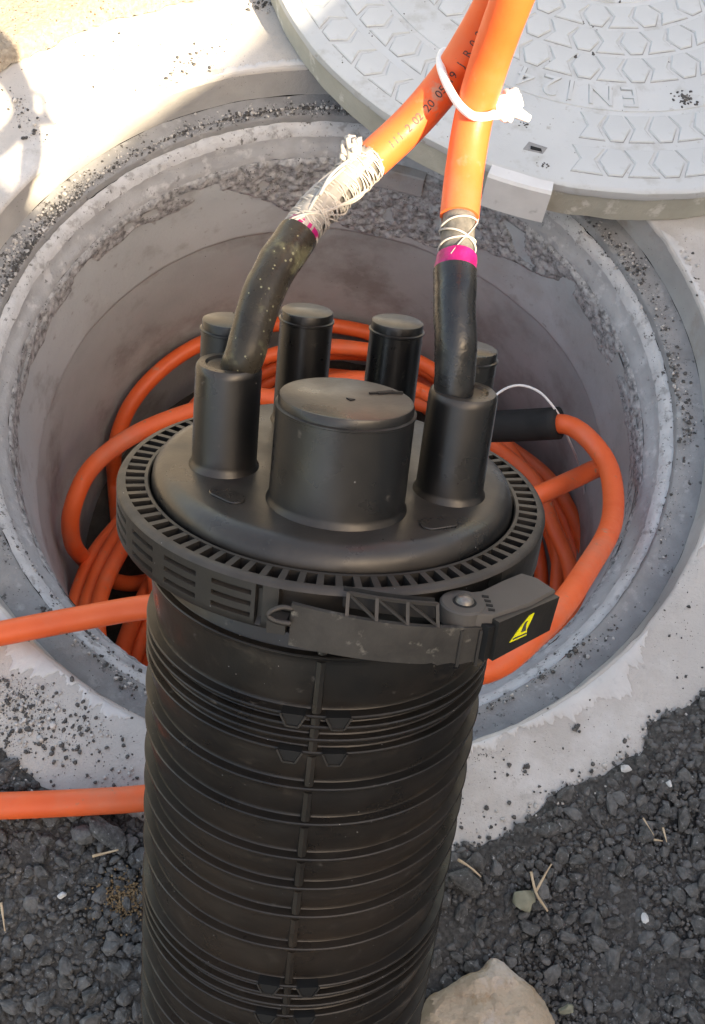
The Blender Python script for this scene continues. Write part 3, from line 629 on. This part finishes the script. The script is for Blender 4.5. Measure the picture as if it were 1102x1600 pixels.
for k in range(4):
    x, y = .0712 + .0007 * k, -.0855 - .0034 * k; MB().prism([(x - .0014, y - .0008), (x + .0014, y - .0008), (x + .0014, y + .0008), (x - .0014, y + .0008)], zz(hs - .001), zz(hs + .0003)).build('grip_slot', M['dark'], hd)
# the handle's outer face, its dark gap and the warning triangle
f0 = Vector((.0738, -.0998)); f1 = Vector((.0900, -.0865)); f2 = Vector((.1020, -.0722))
e_ = (f2 - f0).normalized(); no = Vector((e_.y, -e_.x))
def hf(d, s, off): q = f0 + e_ * d + no * off; return Vector((q.x, q.y, zz(s)))
b = MB(); v = [hf(d, s, o) for o in (-.004, .0034) for d, s in ((.0005, -.0062), (.0385, -.0062), (.0365, -.0225), (.0005, -.0250))]
b.add(v, [(0, 1, 2, 3), (7, 6, 5, 4), (0, 4, 5, 1), (1, 5, 6, 2), (2, 6, 7, 3), (3, 7, 4, 0)]); face = b.build('handle_face', M['ringp'], hd)
b = MB(); v = [hf(d, s, o) for o in (-.006, .0016) for d, s in ((-.0032, -.0085), (.0004, -.0085), (.0004, -.0245), (-.0032, -.0250))]
b.add(v, [(0, 1, 2, 3), (7, 6, 5, 4), (0, 4, 5, 1), (1, 5, 6, 2), (2, 6, 7, 3), (3, 7, 4, 0)]); b.build('hinge_gap', M['dark'], hd)
def flat(name, pts, off, mat, par):
    v = [hf(d, s, o) for o in (off, off + .0003) for d, s in pts]; k = len(pts)
    return MB().add(v, [tuple(range(k)), tuple(reversed(range(k, 2 * k)))] + [(i, (i + 1) % k, k + (i + 1) % k, k + i) for i in range(k)]).build(name, mat, par)
stk = flat('warning_sticker', [(.0095, -.0190), (.0200, -.0190), (.0195, -.0158), (.0215, -.0115), (.0225, -.0088), (.0195, -.0092), (.0140, -.0140)], .0034, M['yellow'], face)
flat('warning_symbol', [(.0155, -.0158), (.0185, -.0160), (.0180, -.0128), (.0188, -.0112), (.0170, -.0118)], .0037, M['ink'], stk)
b = flat('warning_line', [(.0108, -.0180), (.0195, -.0180), (.0194, -.0174), (.0112, -.0174)], .0037, M['ink'], stk)

# ------------------------------------------------------------------ the two cables that enter the closure
def entry_cable(label, axis_pts, marks, shrink_mat, wrap, yarnside):
    """axis_pts: world points from inside the port upwards; marks: share of length of shrink end, yarn end"""
    pts = spline(axis_pts, .003); L = [0]
    for a, b_ in zip(pts, pts[1:]): L.append(L[-1] + (b_ - a).length)
    def cut(l0, l1): return [p for p, l in zip(pts, L) if l0 <= l <= l1]
    root = empty('entry_cable', axis_pts[0], label, 'cable', 'orange cables entering the closure')
    sh, mg, ya = marks
    inv = -Vector(axis_pts[0])
    def tub(name, l0, l1, r, mat, seg=24, wob=0, par=root, step=.004):
        b = MB(); b.tube(cut(l0, l1), r, seg, step, True, wob); b.v = [tuple(Vector(p) + inv) for p in b.v]; return b.build(name, mat, par, 'auto')
    tub('heat_shrink_sleeve', 0, sh, lambda t: .0088 + .0010 * t, shrink_mat, 28, .0005)
    tub('magenta_collar', sh - .002, mg, .0091, M['magenta'], 24, .0014)
    tub('fibre_sheath', mg - .003, ya + .004, .0076, M['sheath'])
    tub('orange_jacket', ya, L[-1], .0090, M['orange'], 28)
    # wound white yarn
    seg_ = cut(mg - .004, ya + .002); b = MB()
    T = (seg_[-1] - seg_[0]).normalized(); u = T.orthogonal().normalized(); v_ = T.cross(u)
    for turn, (ph, pitch, rr, amp) in enumerate(wrap):
        q = []; n = 90
        for i in range(n + 1):
            t = i / n; k = t * (len(seg_) - 1); p = seg_[int(k)].lerp(seg_[min(int(k) + 1, len(seg_) - 1)], k % 1); a = ph + t * pitch * 2 * math.pi
            q.append(p + (u * math.cos(a) + v_ * math.sin(a)) * (.0080 + amp * abs(math.sin(a * 1.7 + ph))) - inv * 0)
        c = MB().tube([x + inv for x in q], rr, 5, .002); b.add(c.v, c.f)
    b.build('yarn_wrap', M['yarn'], root, True)
    if yarnside:
        v = []; f = []; ns = len(seg_); na = 26
        for i, p in enumerate(seg_):
            tc = CAM - p; nn = (tc - T * tc.dot(T)).normalized(); bb = T.cross(nn); t = i / (ns - 1)
            hi = .55 + .35 * math.sin(i * .9) * noise.noise(Vector((i * .35, 0, 0))) + .9 * max(0, .55 - t) - .5 * t
            for k in range(na):
                a = hi + (-2.6 - hi) * k / (na - 1); r_ = .0083 + .0007 * noise.noise(Vector((i * .12, k * 1.3, 1))) + .0010 * max(0, noise.noise(Vector((i * .25, k * .35, 5))))
                v.append(p + inv + (nn * math.cos(a) + bb * math.sin(a)) * r_)
        for i in range(ns - 1):
            for k in range(na - 1): f.append((i * na + k, i * na + k + 1, (i + 1) * na + k + 1, (i + 1) * na + k))
        ws = mesh('wrap_sheet', v, f, M['film'], root, True); sm = ws.modifiers.new('s', 'SOLIDIFY'); sm.thickness = .0005
    return root, pts, L, cut, inv
d_l = dep
left_pts = [loc2w(PL[0] + .0040, PL[1], .045), loc2w(PL[0] + .0050, PL[1], .058), dep(384, 552, .484), dep(395, 508, .485), dep(411, 460, .488), dep(431, 420, .492), dep(454, 384, .498), dep(478, 350, .504), dep(530, 297, .512), dep(580, 251, .518), dep(645, 190, .521), dep(700, 125, .512), dep(742, 60, .496), dep(775, 0, .478), dep(815, -90, .455), Vector((.085, -.115, .72)), Vector((.15, .02, .90)), Vector((.28, .28, 1.0)), Vector((.46, .62, .96)), Vector((.66, 1.0, .80)), Vector((.82, 1.35, .45)), Vector((.95, 1.62, .12)), Vector((1.05, 1.9, .02)), Vector((1.2, 2.4, .016))]
right_pts = [loc2w(PR[0] - .0045, PR[1], .045), loc2w(PR[0] - .0048, PR[1], .060), loc2w(PR[0] - .0055, PR[1] + .001, .072), dep(712, 530, .480), dep(711, 480, .482), dep(712, 424, .487), dep(714, 390, .491), dep(718, 340, .496), dep(727, 260, .502), dep(741, 180, .499), dep(764, 100, .484), dep(800, 0, .455), dep(838, -90, .433), Vector((.10, -.125, .72)), Vector((.17, .01, .92)), Vector((.31, .28, 1.03)), Vector((.50, .62, .99)), Vector((.70, 1.0, .83)), Vector((.86, 1.35, .47)), Vector((.99, 1.62, .12)), Vector((1.09, 1.9, .02)), Vector((1.25, 2.4, .016))]
def arclen_near(pts, target):
    q = spline(pts, .003); l = 0; best = (9, 0)
    for a, b_ in zip(q, q[1:]):
        l += (b_ - a).length; d = (b_ - target).length
        if d < best[0]: best = (d, l)
    return best[1]
ml = [arclen_near(left_pts, p) for p in (dep(463, 367, .501), dep(474, 354, .503), dep(578, 253, .518))]
mr = [arclen_near(right_pts, p) for p in (dep(712, 424, .487), dep(713, 406, .489), dep(718, 336, .496))]
wl = [(.0, 9.5, .00035, .0012), (1.1, -8.3, .0004, .0009), (2.2, 11.4, .00035, .0014), (3.1, -6.7, .0004, .0016), (4.4, 1.3, .0005, .0014), (5.0, .8, .0005, .0016), (.3, 4.5, .0006, .0005), (2.4, -3.5, .0005, .0008), (4.1, 5.5, .0005, .0004), (5.2, .5, .0008, .0010), (5.6, .35, .0009, .0008), (3.6, .3, .0008, .001)]
rootl, ptl, Ll, cutl, invl = entry_cable('left orange cable bending over to the dusty black sleeve, its end wrapped in white yarn', left_pts, ml, M['shrink_dusty'], wl, 1)
rootr, ptr, Lr, cutr, invr = entry_cable('right orange cable dropping straight down into the glossy black sleeve on the closure', right_pts, mr, M['shrink'], [(.4, 2.2, .0005, .0003), (3.2, -1.3, .0005, .0004), (1.2, .4, .0003, .0005), (5.1, .3, .0003, .0006)], 0)
# loose tuft of yarn, plastic lip
b = MB(); tc_ = dep(553, 238, .508)
for k in range(16):
    d = Vector((random.gauss(-.3, .6), random.gauss(.5, .5), random.gauss(.5, .6))).normalized() * random.uniform(.004, .009)
    c = MB().tube([tc_ + invl + Vector((random.gauss(0, .002), random.gauss(0, .002), random.gauss(0, .002))), tc_ + invl + d * .6 + Vector((random.gauss(0, .002),) * 3), tc_ + invl + d], .0013, 5, .002); b.add(c.v, c.f)
vv, ff = stone_shape(1, 33); b.add([(Vector(p) * .0052 + tc_ + invl) for p in vv], ff)
for px1, py1, px2, py2 in ((545, 250, 500, 305), (538, 262, 478, 338)):
    c = MB().tube([dep(px1, py1, .504) + invl, dep((px1 + px2) / 2 - 5, (py1 + py2) / 2 - 4, .5) + invl, dep(px2, py2, .4955) + invl], .0008, 5, .003); b.add(c.v, c.f)
b.build('yarn_tuft', M['yarn'], rootl, True)
# black print on the left cable, letters laid on the round jacket
q = ptl; QL = Ll
def frame_at(l):
    for i, x in enumerate(QL):
        if x >= l: break
    T = (q[i + 1] - q[i - 1]).normalized(); tocam = (CAM - q[i]); nn = (tocam - T * tocam.dot(T)).normalized(); return q[i], T, nn, T.cross(nn)
l0 = ml[2] + .004
txt = 'III 202 2005119 JR 0 200 LI02'
for k, ch in enumerate(txt):
    if ch == ' ': continue
    o = letter(ch, .0054, None, M['ink'], 0, 'printed_letter'); me = o.data
    p, T, nn, bb = frame_at(l0 + .0032 + k * .0037)
    for vx in me.vertices:
        x, y = vx.co.x, vx.co.y; ang = -y / .0091 + .1
        vx.co = p + invl + T * x + (nn * math.cos(ang) + bb * math.sin(ang)) * .00915
    link(o, rootl)

# cord tying both cables together
tie = empty('cable_tie', dep(741, 178, .5), 'white cord tied round both orange cables above the closure', 'cord')
ti = -Vector(dep(741, 178, .5))
def tl(px, py, d): return dep(px, py, d) + ti
MB().tube([tl(772, 178, .492), tl(762, 182, .4875), tl(742, 182, .4865), tl(722, 168, .490), tl(704, 142, .496), tl(691, 112, .501), tl(688, 92, .508), tl(698, 80, .520), tl(725, 92, .527), tl(755, 130, .516), tl(778, 165, .506), tl(782, 178, .499), tl(772, 180, .492)], .0020, 12, .002).build('loop', M['tie'], tie, True)
b = MB(); kn = tl(788, 168, .511)
for k, (dx, dy, r_) in enumerate([(0, 0, .0068), (8, -14, .0046), (12, 6, .0048), (20, -4, .0040), (4, 12, .0040)]):
    vv, ff = stone_shape(2, 40 + k, .3); c0 = tl(788 + dx, 166 + dy, .499); b.add([Vector(p) * r_ + c0 for p in vv], ff)
b.build('knot', M['tie'], tie, True)
MB().tube([tl(797, 168, .499), tl(812, 178, .499), tl(828, 186, .5)], lambda t: .0034 - .0018 * t, 8, .002).build('tail', M['tie'], tie, True)

# ------------------------------------------------------------------ cables on the rim and in the shaft
CR = .0098
def cable(pts, label, r=CR, closed=False, mat='orange', name='orange_cable', cat='cable', group='orange cables coiled in the manhole', step=.008):
    P_ = [Vector(p) for p in pts]
    if closed: P_ = P_ + P_[:3]
    q = spline(P_, step)
    if closed:
        q = spline(P_ , step)
    b = MB(); b.tube(P_, r, 16, step); base = Vector(P_[0])
    b.v = [tuple(Vector(p) - base) for p in b.v]
    o = b.build(name, M[mat], None, True, label=label, cat=cat, group=group); o.location = base; return o
W = onwall
def Z(z, *pp): return [at(px, py, z) for px, py in pp]
cable([at(-500, 1090, .012), at(-250, 1040, .012), at(0, 990, .0125), at(110, 969, .013), at(235, 948, .018), at(330, 945, .035), at(480, 985, .065), at(640, 1040, .10), at(757, 1047, .12), at(847, 980, .10), at(917, 890, .03), at(958, 803, -.045), at(947, 722, -.08), at(908, 675, -.096), at(884, 663, -.106), at(850, 662, -.1185), at(820, 664, -.129)],
      'orange cable over the left rim, looping round on the right into the black sleeve')
cable([at(-500, 1262, .020), at(-250, 1262, .020), at(0, 1259, .021), at(120, 1254, .019), at(225, 1247, .014), at(350, 1228, .012), at(450, 1150, .013), at(500, 1060, -.005), at(525, 985, -.09), at(530, 930, -.22), at(500, 880, -.34), at(430, 860, -.42)],
      'orange cable lying on the tarmac and collar at the lower left')
cable([at(190, 860, -.44), W(180, 760), W(180, 700), W(203, 635), W(255, 575), W(330, 530), W(440, 506), W(540, 512), W(600, 530), at(680, 600, -.44), at(730, 700, -.45), at(760, 800, -.46)],
      'orange cable arching highest along the back wall of the shaft')
cable([at(500, 640, -.20), at(400, 620, -.20), at(300, 643, -.205), at(205, 682, -.215), at(140, 735, -.235), at(112, 800, -.26), at(113, 845, -.30), at(130, 872, -.35), at(165, 902, -.40), at(205, 912, -.43), at(260, 900, -.44), at(340, 860, -.45)],
      'orange cable in a wide left loop close to the clamp ring')
for k, (pts, lb) in enumerate([
    ([(330, 690), (250, 745), (188, 815), (150, 862), (127, 912), (116, 960), (125, 1020), (180, 1090)], 'outermost of the three orange cables bunched at the lower left'),
    ([(340, 700), (262, 755), (200, 815), (166, 868), (143, 920), (134, 965), (145, 1030), (210, 1100)], 'middle one of the three orange cables bunched at the lower left'),
    ([(350, 715), (275, 770), (212, 828), (178, 882), (158, 930), (152, 972), (165, 1040), (230, 1105)], 'innermost of the three orange cables bunched at the lower left')]):
    cable([at(x, y, -.40 + .10 * min(1, max(0, (y - 780) / 200)) + .012 * k) for x, y in pts], lb, r=.0090)
cable([at(x, y, z) for x, y, z in [(420, 780, -.45), (330, 820, -.44), (250, 890, -.42), (222, 940, -.40), (202, 985, -.37), (190, 1030, -.34), (195, 1090, -.32), (240, 1150, -.30)]], 'orange cable steeply crossing under the left rim cable')
cable([at(x, y, z) for x, y, z in [(420, 850, -.46), (330, 880, -.45), (265, 930, -.42), (232, 975, -.40), (212, 1020, -.38), (205, 1060, -.36), (230, 1120, -.34)]], 'short orange run beside the closure under the left rim cable')
cable([at(x, y, z) for x, y, z in [(420, 900, -.46), (330, 920, -.45), (270, 970, -.44), (238, 1010, -.42), (222, 1045, -.40), (225, 1090, -.38), (260, 1140, -.36)]], 'lowest orange run tucked against the front left of the shaft')
loops = [
 (-.425, [(430, 592), (520, 586), (600, 600), (670, 640), (730, 710), (785, 790), (812, 870), (815, 945), (790, 1020), (745, 1075), (650, 1120), (500, 1130), (360, 1100), (290, 1010), (270, 900), (290, 780), (350, 660)], 'innermost orange coil turn on the shaft floor'),
 (-.405, [(430, 573), (510, 553), (585, 555), (660, 592), (730, 660), (800, 760), (838, 850), (846, 930), (826, 1010), (775, 1075), (660, 1130), (500, 1140), (350, 1100), (270, 990), (255, 880), (280, 760), (350, 630)], 'second orange coil turn from the shaft centre'),
 (-.385, [(480, 540), (560, 548), (655, 575), (735, 635), (815, 745), (862, 840), (876, 925), (862, 1000), (815, 1065), (700, 1130), (520, 1150), (360, 1120), (265, 1010), (240, 880), (260, 740), (350, 600)], 'third orange coil turn, wide on the right'),
 (-.355, [(480, 600), (570, 590), (680, 620), (770, 690), (842, 745), (885, 815), (905, 895), (898, 965), (862, 1025), (760, 1100), (560, 1150), (380, 1120), (280, 1010), (260, 880), (290, 740), (370, 650)], 'fourth orange coil turn, lying over the others'),
 (-.335, [(500, 640), (600, 620), (700, 645), (795, 698), (862, 752), (905, 830), (922, 905), (915, 965), (885, 1015), (790, 1090), (600, 1140), (400, 1120), (300, 1010), (290, 880), (320, 760), (400, 680)], 'topmost orange coil turn, nearest the right wall'),
 (-.44, [(500, 640), (600, 650), (690, 720), (760, 810), (790, 900), (785, 970), (750, 1040), (660, 1090), (500, 1100), (390, 1060), (330, 960), (320, 840), (370, 710)], 'small orange coil turn flat on the shaft floor')]
loops += [(-.29, [(x + 9 * math.sin(i * 1.7), y + 8 * math.cos(i * 1.1) - 6) for i, (x, y) in enumerate(loops[2][1])], 'loosely waving orange coil turn between the third and the fourth'),
          (-.25, [(x - 14 + 8 * math.sin(i * 2.1), y + 9 * math.cos(i * 1.4)) for i, (x, y) in enumerate(loops[3][1])], 'wavy orange coil turn just below the topmost one')]
for z, pp, lb in loops:
    pts = [at(x, y, z + .006 * math.sin(i * 1.3)) for i, (x, y) in enumerate(pp)]
    cable(pts, lb, closed=True, r=.0087)
cable([at(650, 850, -.16), at(760, 806, -.13), at(840, 774, -.125), at(900, 747, -.14), at(932, 732, -.16), at(952, 728, -.20), at(960, 750, -.26), at(950, 800, -.30)], 'straight orange cable crossing to the right wall under the foam sleeve')
cable([at(925, 905, -.24), at(905, 955, -.17), at(868, 1003, -.125), at(815, 1045, -.105), at(757, 1074, -.10), at(650, 1108, -.12), at(520, 1118, -.20), at(430, 1080, -.30)], 'deep orange cable running just inside the front right lip')
sl0 = [at(700, 664, -.158), at(770, 666, -.145), at(825, 664, -.128), at(874, 661, -.110)]
cable(sl0, 'black foam sleeve round the cable end behind the right port', r=.0165, mat='foam', name='foam_sleeve', cat='sleeve', group=None)
cable([at(740, 660, -.12), at(782, 612, -.09), at(812, 602, -.09), at(842, 612, -.09), at(868, 640, -.10), at(888, 685, -.16), at(906, 730, -.25), at(914, 775, -.30), at(912, 830, -.34)], 'thin white wire arching over the black foam sleeve', r=.0013, mat='wire', name='thin_wire', cat='wire', group=None, step=.004)

# ------------------------------------------------------------------ loose things on the tarmac
def stone_thing(px, py, z, sx, sy, sz, yaw, seed, mat, name, label, cat='stone', sub=2, rough=.35, group=None):
    v, f = stone_shape(sub, seed, rough); c = at(px, py, z)
    o = mesh(name, [Vector((p.x * sx, p.y * sy, p.z * sz)) for p in v], f, M[mat], None, 'auto', label=label, cat=cat, group=group)
    o.location = c; o.rotation_euler = (0, 0, yaw); return o
# rock: outline follows the photograph, domed top
pr = [at(x, y, .01) for x, y in [(650, 1600), (672, 1562), (705, 1538), (735, 1522), (755, 1514), (768, 1500), (785, 1504), (803, 1522), (828, 1542), (848, 1565), (862, 1595), (868, 1650), (830, 1720), (740, 1740), (670, 1700), (640, 1650)]]
rc = sum(pr, Vector((0, 0, 0))) / len(pr); v = []; f = []; n = len(pr); lv_ = [(1.0, -.01), (1.02, .002), (1.03, .009), (1.0, .016), (.965, .021), (.92, .0255), (.86, .029), (.79, .0310), (.71, .0325), (.62, .033), (.52, .034), (.42, .0345), (.31, .036), (.2, .0365), (.1, .0365)]
for k, (s, z) in enumerate(lv_):
    for i, p in enumerate(pr):
        for h in range(6):
            pp = p.lerp(pr[(i + 1) % n], h / 6); d = Vector((pp.x - rc.x, pp.y - rc.y, 0)) * s
            q3 = d + Vector((0, 0, z)); d += d * (.05 * noise.noise(q3 * 70) + .03 * noise.noise(q3 * 190)) if k else d * 0
            v.append((d.x, d.y, z + (.007 * noise.noise(q3 * 40) + .004 * noise.noise(q3 * 110) + .002 * noise.noise(q3 * 260)) * (k > 2)))
n3 = n * 6
for k in range(len(lv_) - 1):
    for i in range(n3): j = (i + 1) % n3; f.append((k * n3 + i, k * n3 + j, (k + 1) * n3 + j, (k + 1) * n3 + i))
f.append(tuple(range((len(lv_) - 1) * n3, len(lv_) * n3)))
rock = mesh('limestone_rock', v, f, M['rock'], None, 'auto', label='large tan limestone rock beside the foot of the closure', cat='rock'); rock.location = (rc.x, rc.y, .0)
stone_thing(815, 1403, .013, .0105, .0085, .009, .3, 61, 'green_stone', 'greenish_stone', 'greenish grey stone touching the forked straw')
stone_thing(888, 1575, .012, .006, .005, .005, .3, 62, 'green_stone', 'mossy_pebble', 'small mossy pebble right of the limestone rock')
stone_thing(1007, 1433, .012, .0034, .0046, .003, .2, 63, 'white_stone', 'white_pebble', 'small white pebble alone on the tarmac at right')
stone_thing(979, 1200, .010, .0050, .0042, .004, .2, 64, 'white_stone', 'white_pebble', 'pale pebble at the tarmac edge on the right of the collar')
stone_thing(1045, 1224, .014, .0030, .003, .003, .2, 65, 'white_stone', 'white_pebble', 'tiny white pebble, upper one among the right tarmac chips')
stone_thing(98, 1398, .012, .0035, .003, .003, .8, 66, 'white_stone', 'white_pebble', 'small white pebble in the tarmac at lower left')
stone_thing(130, 1303, .014, .0085, .0095, .009, .8, 67, 'chip2', 'grey_stone', 'rounded grey stone under the lower left cable')
stone_thing(168, 1305, .013, .018, .0115, .009, -.4, 68, 'chip', 'grey_stone', 'broad dark stone between the lower left cable and the closure')
stone_thing(725, 1375, .012, .014, .0095, .010, -.3, 69, 'chip', 'dark_stone', 'dark flat stone right of the closure under a straw')
sp = []
for _ in range(900):
    p = at(196 + random.gauss(0, 20), 1400 + random.gauss(0, 20), .0105); s = random.uniform(.0004, .0013); sp.append((p.x, p.y, .0075 + random.uniform(0, .0045), s, s * .9, s * .6, random.uniform(0, 6), 0, random.randrange(8)))
so_ = scatter_mesh('ochre_soil', sp, SH0, M['soil'], None); so_['label'] = 'patch of ochre soil beside the foot of the closure'; so_['category'] = 'soil'
def straw(pts, r, label):
    b = MB()
    for pp in pts:
        c = MB().tube([at(x, y, z) for x, y, z in pp], lambda t: r * (.8 - .35 * t), 7, .002, True, .0006); b.add(c.v, c.f)
    c0 = Vector(at(*pts[0][0])); b.v = [tuple(Vector(p) - c0) for p in b.v]
    o = b.build('straw', M['straw'], None, True, label=label, cat='straw', group='dry straws on the tarmac'); o.location = c0
straw([[(830, 1362, .02), (838, 1395, .020), (856, 1424, .018)], [(838, 1392, .02), (850, 1370, .019), (862, 1350, .018)]], .0016, 'forked pale straw beside the greenish stone')
straw([[(1005, 1278, .017), (1022, 1305, .017)]], .0010, 'longest thin straw on the tarmac at right')
straw([[(1036, 1293, .017), (1042, 1316, .017)]], .0010, 'upright short straw at right edge')
straw([[(1022, 1312, .017), (1036, 1314, .017)]], .0010, 'tiny level straw between two others at right')
straw([[(145, 1338, .019), (185, 1328, .022)]], .0016, 'pale straw lying on the tarmac at lower left')
straw([[(716, 1343, .02), (735, 1355, .023), (752, 1370, .020)]], .0011, 'curved straw over the dark flat stone')
straw([[(2, 1410, .018), (8, 1455, .018)]], .0010, 'thin straw at the left edge of the tarmac')
